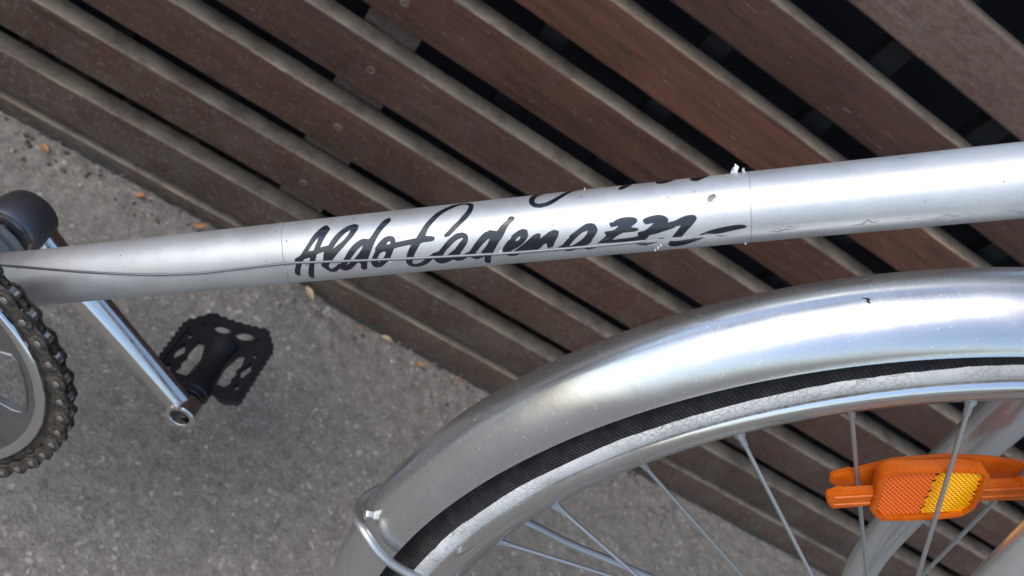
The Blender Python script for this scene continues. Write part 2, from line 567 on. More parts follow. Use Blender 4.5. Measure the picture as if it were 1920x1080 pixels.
i = 0
for i in range(-6, 18):
    x = .079 + i * .1105
    if -.062 < x < .0 or 1.03 < x < 1.1:
        continue
    mesh_obj('batten', *boxv(x, x + .022, FY + .050, FY + .066, -.05, .688), M['dark'], fence, smooth=False)
mesh_obj('gap_shade_board', *boxv(-1.6, 2.6, FY + .16, FY + .175, -.05, .688), M['gap_shade'], fence, smooth=False)  # added behind the battens so the gaps read as dark
mesh_obj('shade_lid', *boxv(-1.6, 2.6, FY - .012, FY + .18, .690, .714), M['wood'], fence, smooth=False)  # unseen lid, added to keep sky light out of the gaps
mesh_obj('end_board', *boxv(-1.63, -1.601, FY - .004, FY + .18, -.05, .688), M['wood'], fence, smooth=False)
mesh_obj('end_board', *boxv(2.602, 2.63, FY - .004, FY + .18, -.05, .688), M['wood'], fence, smooth=False)

# ---------------------------------------------------------------- bicycle frames of reference
Bp = Vector((-.150576, .217763, .270913))
ud, uy, ua = Vector((.7101, .0883, .6986)), Vector((-.7030, .1442, .6964)), Vector((-.0392, -.9856, .1645))
Wp = Vector((.460995, .189445, .340965))
we1, we2, wa = Vector((.7100, .1454, .6890)), Vector((-.7039, .1167, .7007)), Vector((.0215, -.9825, .1852))
def BK(u, v, w):
    return Bp + (ud * u + uy * v + ua * w) * .001
def WH(u, v, w):
    return Wp + (we1 * u + we2 * v + wa * w) * .001
bike = thing('bicycle', 'silver bicycle with polished fender leaning towards the slatted fence', 'bicycle', (Bp.x, Bp.y, 0))

def rod(name, p, q, r, m, parent, n=24, r2=None):
    return mesh_obj(name, *sweep([p, q], [r, r2 or r], n), m, parent)

# frame tubes
TR = 14.3
st = [14, 22, 34, 48, 64] + list(range(80, 600, 20)) + [604]
rr = [TR + 2.2, TR + 1.9, TR + 1.1, TR + .4, TR] + [TR] * (len(st) - 5)
down = mesh_obj('down_tube', *sweep([BK(s, 0, 0) for s in st], [r * .001 for r in rr], 96, side=uy), M['paint'], bike)
V, Fc, _ = lathe(BK, [(0, 34), (18.5, 34), (20, 33), (20, -33), (18.5, -34), (0, -34)], 48)
mesh_obj('bottom_bracket_shell', V, Fc, M['paint'], bike)
V, Fc, _ = lathe(BK, [(9, -33), (23, -34), (23.4, -34.6), (23.4, -38), (22.8, -38.6), (19.5, -38.7), (19.3, -38.2), (18.8, -38.2), (18.6, -40.6), (17.8, -41.2), (9, -41.4)], 64)
mesh_obj('bearing_cup', V, Fc, M['cup'], bike)
sdir = (math.cos(R(62.5)), math.sin(R(62.5)))
rod('seat_tube', BK(sdir[0] * 18, sdir[1] * 18, 0), BK(sdir[0] * 520, sdir[1] * 520, 0), .0143, M['paint'], bike)
# steering axis in the wheel plane
sa = Vector((.4675, .884))
def steer(t, off=0., w=0.):
    return WH(-54.9 + sa.x * t + sa.y * off, 29.4 + sa.y * t - sa.x * off, w)
HT0, HT1 = 392, 520
rod('head_tube', steer(HT0, 0, -14), steer(HT1, 0, -14), .0165, M['paint'], bike, 32)
rod('top_tube', steer(HT1 - 18, 0, -14), BK(sdir[0] * 500, sdir[1] * 500, 0), .0127, M['paint'], bike)
rear = Vector((-.440, .0, 0)) + Bp + Vector((-.0, .02, .07))
rearh = BK(0, 0, 0) + Vector((-.435, -.0, .068)) + Vector((0, -.01, 0))
rear_ax = ua
for s in (-1, 1):
    rod('chain_stay', BK(0, 0, s * 22), rearh + rear_ax * s * .062, .009, M['paint'], bike, 16, .0065)
    rod('seat_stay', BK(sdir[0] * 490, sdir[1] * 490, s * 16), rearh + rear_ax * s * .062, .0075, M['paint'], bike, 16, .006)

# fork
fork = mesh_obj('fork', *sweep([steer(370, 0, -14), steer(392, 0, -14)], [.017, .0175], 32), M['paint'], bike)
mesh_obj('fork_crown', *sweep([steer(366, 0, -47), steer(372, 0, -42), steer(376, 0, 0), steer(372, 0, 34), steer(366, 0, 38)], [(.011, .008), (.014, .012), (.015, .013), (.014, .012), (.011, .008)], 24, side=wa), M['paint'], fork)
def blade(sgn, shift):
    pts = [(.0, 366, 36), (.0, 300, 37.5), (.0, 240, 39), (.0, 190, 41), (3, 140, 43), (10, 100, 45), (24, 60, 47), (43, 25, 49), (62, 0, 50)]
    rad = [(.0142, .0105), (.0142, .0105), (.0140, .0103), (.0128, .0098), (.0112, .0092), (.0098, .0085), (.0085, .0075), (.0072, .0065), (.006, .005)]
    P = [steer(t, o_ - shift * max(0, t) / 300, sgn * w - 4 * (sgn > 0)) for o_, t, w in pts]
    return mesh_obj('fork_blade', *sweep(smooth_path(P, 4), [rad[min(i // 4, 8)] if i % 4 == 0 or i // 4 >= 8 else tuple(rad[i // 4][k] + (rad[i // 4 + 1][k] - rad[i // 4][k]) * (i % 4) / 4 for k in (0, 1)) for i in range(8 * 4 + 1)], 32, side=wa), M['fork'], fork)
blade(-1, 0)
blade(1, 17)

# front wheel
def wheel(fn, name, spokes, nn=160, refl=True):
    rp = [(315.2, 9.2), (316.9, 10.6), (317.0, 12.5), (315.4, 13.5), (312.8, 13.5), (311.2, 12.9), (310.2, 12.2), (308.6, 11.9), (307.2, 11.3), (305, 9.6), (301, 6.5), (297, 3), (296, 0)]
    rp = rp + [(r, -w) for r, w in rp[-2::-1]] + [(309, -9), (305, 0), (309, 9)]
    V, Fc, _ = lathe(fn, rp, nn, closed_prof=True)
    wh = mesh_obj(name, V, Fc, M['chrome'], bike, sharp=50)
    tp = []
    for q in range(33):
        a = R(-60 + 300 * q / 32)
        tp.append((326.2 + 14.2 * math.sin(a), 14.2 * math.cos(a)))
    V, Fc, UV = lathe(fn, tp, nn * 2)
    UV = [(u, min(1., abs((-60 + 300 * v) - 90) / 140)) for u, v in UV]
    # the seam must not wrap u: repeat the last ring
    ty = mesh_obj('tyre', V, Fc, M['rubber'], wh, sharp=180, uv=UV)
    for s in (1, -1):
        wp_ = []
        V = []; n2 = 720; kq = 9
        for i in range(n2):
            an = 2 * math.pi * i / n2
            edge = 9.5 + 1.4 * noise.noise(Vector((math.cos(an) * 14, math.sin(an) * 14, s))) + 1.0 * noise.noise(Vector((math.cos(an) * 60, math.sin(an) * 60, s)))
            for q in range(kq):
                a = R(-58 + (58 + edge) * q / (kq - 1))
                rr_ = 14.42 if q < kq - 1 else 14.1
                r = 326.2 + rr_ * math.sin(a)
                V.append(fn(r * math.cos(an), r * math.sin(an), s * rr_ * math.cos(a)))
        Fc = [(i * kq + j, i * kq + j + 1, ((i + 1) % n2) * kq + j + 1, ((i + 1) % n2) * kq + j) for i in range(n2) for j in range(kq - 1)]
        mesh_obj('white_sidewall', V, Fc, M['white'], wh, sharp=180)
    V, Fc, _ = lathe(fn, [(4.5, 50), (4.5, 40), (12, 38), (12, 36), (22, 34), (22.5, 32), (13, 29), (9, 20), (8.5, 0), (9, -20), (13, -29), (22.5, -32), (22, -34), (12, -36), (12, -38), (4.5, -40), (4.5, -50)], 32)
    mesh_obj('hub', V, Fc, M['steel'], wh)
    um = sweep([(0, 0, 0), (0, 0, 1)], [.00105, .00105], 10)
    sm = bpy.data.meshes.new('spoke'); sm.from_pydata([tuple(v) for v in um[0]], [], um[1]); finish(sm, M['zinc'])
    un = sweep([(0, 0, -.002), (0, 0, .002), (0, 0, .0025), (0, 0, .0085)], [.0026, .0026, .0018, .0015], 8)
    nm = bpy.data.meshes.new('nipple'); nm.from_pydata([tuple(v) for v in un[0]], [], un[1]); finish(nm, M['zinc'])
    for th, side, dl in spokes:
        p = fn(296.5 * math.cos(R(th)), 296.5 * math.sin(R(th)), side * 1.2)
        q = fn(19.5 * math.cos(R(th + dl)), 19.5 * math.sin(R(th + dl)), side * 33)
        dv = q - p
        rot_ = dv.to_track_quat('Z', 'Y').to_matrix().to_4x4()
        o = bpy.data.objects.new('spoke', sm); link(o, wh)
        o.matrix_basis = Matrix.Translation(p) @ rot_ @ Matrix.Diagonal((1, 1, dv.length, 1))
        o = bpy.data.objects.new('nipple', nm); link(o, wh)
        o.matrix_basis = Matrix.Translation(p) @ rot_
    return wh
vis = [(76.8, -1, 75), (86.5, 1, 80), (95.6, -1, -30), (105., 1, -45), (114.5, -1, 80), (124.6, 1, 25), (134.0, -1, -75)]
rest = [(134 + (436.8 - 134) * (k + 1) / 30, 1 if k % 2 == 0 else -1, [-70, 70, 70, -70][k % 4]) for k in range(29)]
fw = wheel(WH, 'front_wheel', vis + rest)
def RW(u, v, w):
    return rearh + (we1 * u + we2 * v + rear_ax * w * 1000 * .001) * .001
wheel(RW, 'rear_wheel', [(k * 10, 1 if k % 2 == 0 else -1, [-70, 70, 70, -70][k % 4]) for k in range(36)], 96)

# wheel reflector: parts sit on the spokes of the front wheel
front = [(-15.9, 240.9), (-17.8, 227.1), (-15.3, 221.9), (-11.7, 218.2), (0, 217.2), (14.5, 217.1), (23.4, 218.3), (28.4, 223.1), (30.4, 231.7), (32.1, 246.4), (29.6, 250.3), (20.3, 253.5), (4.9, 254.4), (-10.2, 255.3), (-13.5, 253.7), (-15.6, 250.2)]
lens = [(-12.6, 247.5), (-14.8, 227.0), (-13, 222.8), (-9.7, 220.9), (5.1, 220.0), (16.7, 219.9), (23.5, 221.4), (26.4, 225), (28.2, 236), (29.4, 246.5), (27, 249), (18, 250.9), (4, 251.9), (-8, 252.2), (-11.4, 250.8)]
body = plate('reflector_body', front, [lens], WH, -3.2, 3.5, M['amber'], fw, .5)
plate('reflector_backing', [(p[0] * .98 + .1, (p[1] - 236) * .98 + 236) for p in front], [], WH, -3.3, -1.2, M['amber'], fw, .3)
plate('reflector_arm', [(-37.2, 237.0), (-30.8, 240.3), (-30.3, 238.9), (-14.5, 238.7), (-15.7, 227.6), (-34.4, 226.5), (-37.0, 231.7)], [], WH, -3, 1.2, M['amber'], fw, .7)
plate('reflector_arm', [(30.6, 238.4), (45.9, 237.6), (46.8, 239.4), (50.8, 238), (55, 231), (54.1, 224.8), (30.3, 226.4)], [], WH, -3, 1.2, M['amber'], fw, .7)
plate('reflector_arm', [(-32.7, 239.2), (-24.5, 241.9), (-23.0, 241.0), (-5, 246.5), (20, 247), (37.7, 243.4), (47.3, 240.1), (54.4, 237.8), (57.2, 228.3), (39.4, 229.0), (18, 225), (-8, 226), (-31.2, 231.4), (-33.5, 234.5)], [], WH, -12.2, -8.8, M['amber'], fw, .6)
plate('reflector_clip', [(-12, 244), (26, 244), (26, 228), (-12, 228)], [], WH, -9, -3.2, M['amber'], fw)
for u0, u1, v0, w0 in ((-34, -16, 235.6, 1.25), (-34, -16, 230.2, 1.25), (31, 52, 234.6, 1.25), (31, 52, 229.6, 1.25)):
    mesh_obj('reflector_rib', *sweep([WH(u0, v0, w0), WH(u1, v0, w0)], [(.0008, .0007)] * 2, 8, side=wa), M['amber'], fw)
def inside(p, poly):
    c = False
    for i in range(len(poly)):
        (x1, y1), (x2, y2) = poly[i], poly[i - 1]
        if (y1 > p[1]) != (y2 > p[1]) and p[0] < (x2 - x1) * (p[1] - y1) / (y2 - y1) + x1:
            c = not c
    return c
def prisms(name, cond, m, pitch, base, amp, tilt):
    V, Fc = [], []
    for j in range(60):
        for i in range(60):
            u = -18 + (i + .5 * (j % 2)) * pitch
            v = 217 + j * pitch * .72
            if not inside((u, v), lens) or not cond(u, v):
                continue
            o = len(V)
            h = pitch * .52
            h2 = pitch * .40
            for du, dv in ((-h, -h2), (h, -h2), (h, h2), (-h, h2)):
                V.append(WH(u + du, v + dv, base))
            V.append(WH(u + tilt * pitch * (.5 + .6 * random.random()), v + tilt * .3 * pitch, base + amp))
            Fc += [(o, o + 1, o + 4), (o + 1, o + 2, o + 4), (o + 2, o + 3, o + 4), (o + 3, o, o + 4)]
    r = mesh_obj(name, V, Fc, m, fw, smooth=False)
    r['kind'] = 'stuff'
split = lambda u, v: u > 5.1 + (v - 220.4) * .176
prisms('orange_prisms', lambda u, v: not split(u, v), M['prism'], 2.1, 1.5, .8, 0.1)
prisms('sky_glare_prisms', split, M['sky_glare'], 2.0, 1.55, .55, .25)

# front fender, its stay and bolt
FO = (-19.9, 30.7)
def FN(u, v, w):
    return WH(u + FO[0], v + FO[1], w)
fe = 310.2
prof = []
for q in range(41):
    a = R(90 - 180 * q / 40)
    prof.append((fe + 20.6 * math.cos(a), 20 * math.sin(a)))
hem = [(fe - 1.0, 20.3), (fe - 1.5, 19.7), (fe - 1.0, 19.0)]
inner = [(fe + 19.7 * math.cos(R(-90 + 180 * q / 20)), 19.1 * math.sin(R(-90 + 180 * q / 20))) for q in range(21)]
full = prof + [(r, -w) for r, w in hem] + inner + hem[::-1]
V, Fc, _ = lathe(FN, full, 220, -8, 176, closed_prof=True, cap_ends=True)
fender = mesh_obj('front_fender', V, Fc, M['alu'], bike, sharp=60)
stay = [(60, 20, 56), (-60, 52, 46), (-163, 148, 34), (-225, 206, 27.5), (-246, 227, 25.5), (-256, 241, 24), (-263, 252, 18), (-269.5, 253, 9), (-272.5, 249.5, -1), (-270, 246, -11), (-264.5, 240.5, -20), (-255, 234, -25), (-240, 221, -27), (-198, 190, -30), (-163, 146, -36), (-60, 52, -46), (60, 20, -56)]
mesh_obj('fender_stay', *sweep(smooth_path([WH(*p) for p in stay], 8), .0024, 16), M['zinc'], fender)
def LOC(o_, n_, up_):
    n_ = n_.normalized(); x_ = up_.cross(n_).normalized(); y_ = n_.cross(x_)
    return lambda u, v, w: o_ + (x_ * u + y_ * v + n_ * w) * .001
bl = LOC(WH(-247, 243, 5), (we1 * -.72 + we2 * .66 + wa * .25), wa)
V, Fc, _ = lathe(bl, [(0, 22.5), (2.4, 22.5), (2.8, 22), (2.8, 18.6), (4.0, 18.4), (4.2, 18), (4.2, 16.6), (3.0, 16.4), (3.0, 6)], 6)
mesh_obj('bolt', V, Fc, M['zinc'], fender)
# small scratched mark on the fender
def fen_pt(ang, psi, lift=.12):
    return FN((fe + (20.6 + lift) * math.cos(R(psi))) * math.cos(R(ang)), (fe + (20.6 + lift) * math.cos(R(psi))) * math.sin(R(ang)), (20 + lift) * math.sin(R(psi)))

# ---------------------------------------------------------------- chainset
NT = 46.92
CR = 12.7 / (2 * math.sin(math.pi / NT))
CZ = 41.9
ph0 = math.degrees(.183)
stp = 360 / NT
def poly_arc(r, a0, a1, n):
    return [(r * math.cos(R(a0 + (a1 - a0) * i / n)), r * math.sin(R(a0 + (a1 - a0) * i / n))) for i in range(n + 1)]
def window(c, hs=17.):
    f = hs / 27.
    o_ = poly_arc(77, c - 22 * f, c + 22 * f, 10)
    o_ += [(75.5 * math.cos(R(c + 25 * f)), 75.5 * math.sin(R(c + 25 * f))), (71 * math.cos(R(c + 27 * f)), 71 * math.sin(R(c + 27 * f)))]
    i_ = [(52 * math.cos(R(c + 22 * f)), 52 * math.sin(R(c + 22 * f))), (48 * math.cos(R(c + 16 * f)), 48 * math.sin(R(c + 16 * f)))] + poly_arc(47, c + 12, c - 12, 6) + [(48 * math.cos(R(c - 16 * f)), 48 * math.sin(R(c - 16 * f))), (52 * math.cos(R(c - 22 * f)), 52 * math.sin(R(c - 22 * f))), (71 * math.cos(R(c - 27 * f)), 71 * math.sin(R(c - 27 * f))), (75.5 * math.cos(R(c - 25 * f)), 75.5 * math.sin(R(c - 25 * f)))]
    return o_ + i_
ring = plate('chainring', poly_arc(85.2, 0, 357, 119), [window(-27 + 72 * k) for k in range(5)], BK, CZ - 1.0, CZ + 2.6, M['steel'], bike, .5)
V, Fc, _ = lathe(BK, [(80.5, CZ + 2.5), (82.5, CZ + 4.2), (85, CZ + 4.4), (86.6, CZ + 3.2), (86.8, CZ + 1.2), (84, CZ + 1.1)], 180, closed_prof=True)
mesh_obj('bright_edge', V, Fc, M['chrome'], ring, sharp=60)
for k in range(5):
    pts = window(-27 + 72 * k)
    pp = [BK(x, y, CZ + 2.7) for x, y in pts]
    mesh_obj('window_lip', *sweep(pp + pp[:2], .0006, 8, cap=False), M['steel'], ring)
teeth = []
for k in range(47):
    c = ph0 + stp * (k + .5)
    for da, r in ((-.5, 90.6), (-.28, 91.2), (-.12, 98.2), (.12, 98.2), (.28, 91.2)):
        teeth.append((r * math.cos(R(c + da * stp)), r * math.sin(R(c + da * stp))))
plate('tooth_ring', teeth, [poly_arc(83.5, 0, 357, 119)], BK, CZ - 1.0, CZ + 1.0, M['chain'], ring)
V, Fc, _ = lathe(BK, [(0, 66), (11, 66), (13, 64), (17, 60), (18, 50), (30, 46.5), (48, 45), (48, 44), (18, 43), (0, 43)], 48)
mesh_obj('spider', V, Fc, M['steel'], ring)

# chain: every link its own piece
chain = bpy.data.objects.new('chain', None)
def fig8(h, w1, w0, r=4.25):
    out = []
    for q in range(9):
        a = R(-110 + 220 * q / 8)
        out.append((6.35 + r * math.cos(a), r * math.sin(a)))
    out.append((0, 2.7))
    for q in range(9):
        a = R(70 + 220 * q / 8)
        out.append((-6.35 + r * math.cos(a), r * math.sin(a)))
    out.append((0, -2.7))
    n = len(out)
    V = [(x * .001, y * .001, w * .001) for w in (w0, w1) for x, y in out]
    # slight bevel on the outer side
    V += [((x * .92 if abs(x) > .1 else x) * .001, y * .88 * .001, (w1 + h) * .001) for x, y in out]
    Fc = [(i, (i + 1) % n, n + (i + 1) % n, n + i) for i in range(n)] + [(n + i, n + (i + 1) % n, 2 * n + (i + 1) % n, 2 * n + i) for i in range(n)]
    Fc += [tuple(range(n - 1, -1, -1)), tuple(2 * n + i for i in range(n))]
    return V, Fc
def cyl(x, r, w0, w1, n=14, dome=0.):
    V = []
    for w, k in ((w0, 1), (w1, 1), (w1 + dome, .7)):
        for i in range(n):
            a = 2 * math.pi * i / n
            V.append(((x + r * k * math.cos(a)) * .001, r * k * math.sin(a) * .001, w * .001))
    Fc = [(j * n + i, j * n + (i + 1) % n, (j + 1) * n + (i + 1) % n, (j + 1) * n + i) for j in (0, 1) for i in range(n)]
    return V, Fc + [tuple(range(n - 1, -1, -1)), tuple(2 * n + i for i in range(n))]
def linkmesh(name, parts):
    V, Fc, mi = [], [], []
    for (v, f_), k in parts:
        o_ = len(V); V += v
        Fc += [tuple(i + o_ for i in q) for q in f_]; mi += [k] * len(f_)
    me = bpy.data.meshes.new(name); me.from_pydata(V, [], Fc)
    finish(me, M['chain']); me.materials.append(M['pin'])
    me.polygons.foreach_set('material_index', mi)
    return me
outer = linkmesh('outer_link', [(fig8(.3, 3.9, 3.0), 0), (fig8(-.3, -3.9, -3.0), 0), (cyl(-6.35, 1.75, -4.4, 4.5, dome=.25), 1), (cyl(6.35, 1.75, -4.4, 4.5, dome=.25), 1)])
innerm = linkmesh('inner_link', [(fig8(.3, 2.5, 1.7), 0), (fig8(-.3, -2.5, -1.7), 0), (cyl(-6.35, 3.85, -1.6, 1.6), 1), (cyl(6.35, 3.85, -1.6, 1.6), 1)])
pins_ = []
top_a, bot_a = 47, -133
k0 = -4
ka = [k for k in range(-5, 19)]
path = [(CR * math.cos(R(ph0 - k * stp)), CR * math.sin(R(ph0 - k * stp))) for k in ka]
tdir = Vector((-.71, .70)).normalized()
pre, post_ = [], []
p = Vector(path[0])
for i in range(12):
    p = p + tdir * 12.7
    pre.append(tuple(p))
p = Vector(path[-1])
for i in range(12):
    p = p + tdir * 12.7
    post_.append(tuple(p))
path = pre[::-1] + path + post_
first = -5 - 12
V, Fc, _ = lathe(lambda u, v, w: BK(u, v, CZ + w), [(96.5, .9), (97.4, .9), (97.4, -.9), (96.5, -.9)], 90, -125, 40, closed_prof=True, cap_ends=True)
chain = mesh_obj('chain', V, Fc, M['chain'], bike)
for i in range(len(path) - 1):
    (x1, y1), (x2, y2) = path[i], path[i + 1]
    mx, my = (x1 + x2) / 2, (y1 + y2) / 2
    e = (ud * (x2 - x1) + uy * (y2 - y1)).normalized()
    f_ = ua.cross(e)
    even = (first + i) % 2 == 0
    o = bpy.data.objects.new('chain_link', outer if even else innerm)
    link(o, chain)
    c_ = BK(mx, my, CZ)
    o.matrix_basis = Matrix(((e.x, f_.x, ua.x, c_.x), (e.y, f_.y, ua.y, c_.y), (e.z, f_.z, ua.z, c_.z), (0, 0, 0, 1)))

# cranks
CA = -1.437
cu, cv = math.cos(CA), math.sin(CA)
def CK(r, t, w):      # along crank, across crank, axial
    return BK(cu * r - cv * t, cv * r + cu * t, w)
CS = [(-1, .35), (-.93, .72), (-.75, .93), (-.6, 1), (.12, 1), (.27, .97), (.36, .9), (.88, .2), (.96, -.05), (1, -.25), (1, -.6), (.9, -.88), (.7, -1), (-.7, -1), (-.9, -.88), (-1, -.6)][::-1]
prof_r = [-15.5, -12, -4, 6, 18, 34, 60, 100, 140, 156, 162]
wid = [7, 12, 15, 14, 12.0, 10.8, 9.8, 8.9, 8.3, 8.2, 8.2]
thk = [7, 10.5, 12.5, 12, 10.5, 8.8, 7.6, 6.9, 6.6, 6.6, 6.4]
axw = [-64, -64, -64, -64.5, -66, -68, -70.5, -73.5, -76, -77, -77.3]
left = mesh_obj('crank_arm', *sweep([CK(r, 0, w) for r, w in zip(prof_r, axw)], [(a_ * .001, b_ * .001) for a_, b_ in zip(wid, thk)], 40, side=ua, section=CS), M['chrome'], bike, sharp=42)
V, Fc, _ = lathe(lambda u, v, w: CK(0 + u, v, w), [(8, -51), (15.2, -51), (17.4, -51.6), (18.2, -53.5), (18.2, -70), (16.5, -77.5), (8, -79)], 64)
mesh_obj('crank_boss', V, Fc, M['darkchrome'], left)
V, Fc, _ = lathe(lambda u, v, w: CK(0 + u, v, w), [(12.5, -51), (12.5, -48.6), (13.2, -47.9), (15.6, -47.9), (16.9, -48.8), (17.2, -51.3)], 64)
mesh_obj('dust_ring', V, Fc, M['chrome'], left)
V, Fc, _ = lathe(lambda u, v, w: CK(0 + u, v, w), [(8.5, -30), (8.5, -60)], 24)
mesh_obj('axle', V, Fc, M['steel'], left)
V, Fc, _ = lathe(lambda u, v, w: CK(170 + u, v, w), [(7.2, -69.6), (7.6, -69.2), (10.4, -69.2), (11.2, -70.0), (11.3, -83), (10.4, -84), (7.2, -84)], 48, closed_prof=True)
mesh_obj('pedal_eye', V, Fc, M['chrome'], left)
def CN(r, t, w):
    return CK(-r, -t, w)
mesh_obj('crank_arm', *sweep([CN(r, 0, -w) for r, w in zip(prof_r, axw)], [(a_ * .001, b_ * .001) for a_, b_ in zip(wid, thk)], 40, side=ua, section=CS), M['chrome'], bike, sharp=42)

# pedals
def pedal(o_, ou, parent_label):
    pv = Vector((1, 0, .32)); pv = (pv - pv.dot(ou) * ou).normalized()
    qv = ou.cross(pv)
    if qv.z < 0: qv = -qv
    def PL(p, z, q):
        return o_ + (pv * (p - 2) + ou * z * 1.15 + qv * q) * .001
    V, Fc = [], []
    prof = [(0, 0), (6.4, 0), (6.4, 2.5), (10.5, 2.5), (11, 3), (11, 7), (12, 7.6), (12, 15), (10.8, 18), (9.0, 25), (8.6, 36), (9.6, 46), (11.5, 51), (11.5, 56), (8, 59), (0, 60)]
    V, Fc, _ = lathe(lambda u, v, w: PL(u, w, v), prof, 36)
    pd = mesh_obj('pedal', V, Fc, M['plastic'], bike)
    V, Fc, _ = lathe(lambda u, v, w: PL(u, w, v), [(0, -8.5), (6.6, -8.5), (6.6, 7)], 24)
    mesh_obj('spindle', V, Fc, M['chain'], pd)
    def zig(p0, p1, n, h):
        o2 = []
        a_, b_ = Vector(p0), Vector(p1)
        nr = Vector(((b_ - a_).y, -(b_ - a_).x)).normalized()
        for i in range(n):
            o2 += [tuple(a_ + (b_ - a_) * (i / n)), tuple(a_ + (b_ - a_) * ((i + .35) / n) + nr * h), tuple(a_ + (b_ - a_) * ((i + .6) / n) + nr * h)]
        return o2
    def oval(cx_, cy_, a_, b_):
        return [(cx_ + a_ * math.cos(2 * math.pi * i / 20), cy_ + b_ * math.sin(2 * math.pi * i / 20)) for i in range(20)]
    outl = zig((35, 9), (36, 62), 10, 1.6) + zig((36, 62), (23, 80), 3, 1.6) + zig((23, 80), (-23, 80), 7, 1.6) + zig((-23, 80), (-36, 62), 3, 1.6) + zig((-36, 62), (-35, 9), 10, 1.6)
    outl += [(-26, 7), (-19, 9), (-14, 13), (14, 13), (19, 9), (26, 7)]
    holes = []
    for s in (-1, 1):
        holes.append([(s * 11, 20), (s * 19, 19), (s * 21, 24), (s * 19.6, 27), (s * 21.4, 31), (s * 19.6, 35), (s * 21, 40), (s * 19.5, 52), (s * 14, 52), (s * 9.5, 36)])
        holes.append([(s * 26.5, 29), (s * 30.3, 37), (s * 26.5, 45), (s * 22.5, 37)])
        holes.append([(s * 24, 18), (s * 29.5, 19), (s * 26.5, 25)])
        holes.append([(s * 24, 55), (s * 29.5, 55), (s * 26.5, 49)])
    holes += [oval(-9.5, 70, 7, 4.6), oval(9.5, 70, 8, 5.2), oval(-21.5, 66.5, 2.4, 2.0), oval(21.5, 67, 2.2, 2.2)]
    plate('pedal_cage', outl, holes, lambda u, v, w: PL(u, v, w + .004 * u * u - 1), -2.6, 2.6, M['plastic'], pd, .4)
    for s in (-1, 1):
        mesh_obj('reflector_pocket', *sweep([PL(s * 32, 12, 1), PL(s * 33, 36, 1), PL(s * 32, 60, 1)], [(.0016, .006)] * 3, 12, side=qv, power=5), M['plastic'], pd)
    return pd
pedal(CK(170, 0, -84), -ua, '')
pedal(CN(170, 0, 84), ua, '')

# handlebar and saddle, above the picture
bar = []
ha, hu = (steer(600, 0, -14)), (steer(1, 0) - steer(0, 0)).normalized()
mesh_obj('stem', *sweep([steer(HT1, 0, -14), steer(600, 0, -14), steer(606, 20, -14), steer(602, 75, -14)], [.0111, .0111, .012, .013], 20), M['chrome'], bike)
fwd = (steer(0, 1) - steer(0, 0)).normalized()
c_ = steer(602, 75, -14)
mesh_obj('handlebar', *sweep(smooth_path([c_ - wa * .21 - fwd * .16, c_ - wa * .21, c_ - wa * .16 + fwd * .02, c_, c_ + wa * .16 + fwd * .02, c_ + wa * .21, c_ + wa * .21 - fwd * .16], 6), .0125, 20), M['chrome'], bike)
s0 = BK(sdir[0] * 520, sdir[1] * 520, 0)
s1 = BK(sdir[0] * 600, sdir[1] * 600, 0)
rod('seat_post', s0, s1, .0125, M['chrome'], bike)
mesh_obj('saddle', *sweep([s1 + Vector((-.13, 0, .03)), s1 + Vector((-.11, 0, .03)), s1 + Vector((-.02, 0, .032)), s1 + Vector((.08, 0, .034)), s1 + Vector((.14, 0, .03))], [(.012, .05), (.02, .08), (.02, .05), (.017, .022), (.01, .012)], 24, side=ua), M['saddle'], bike)

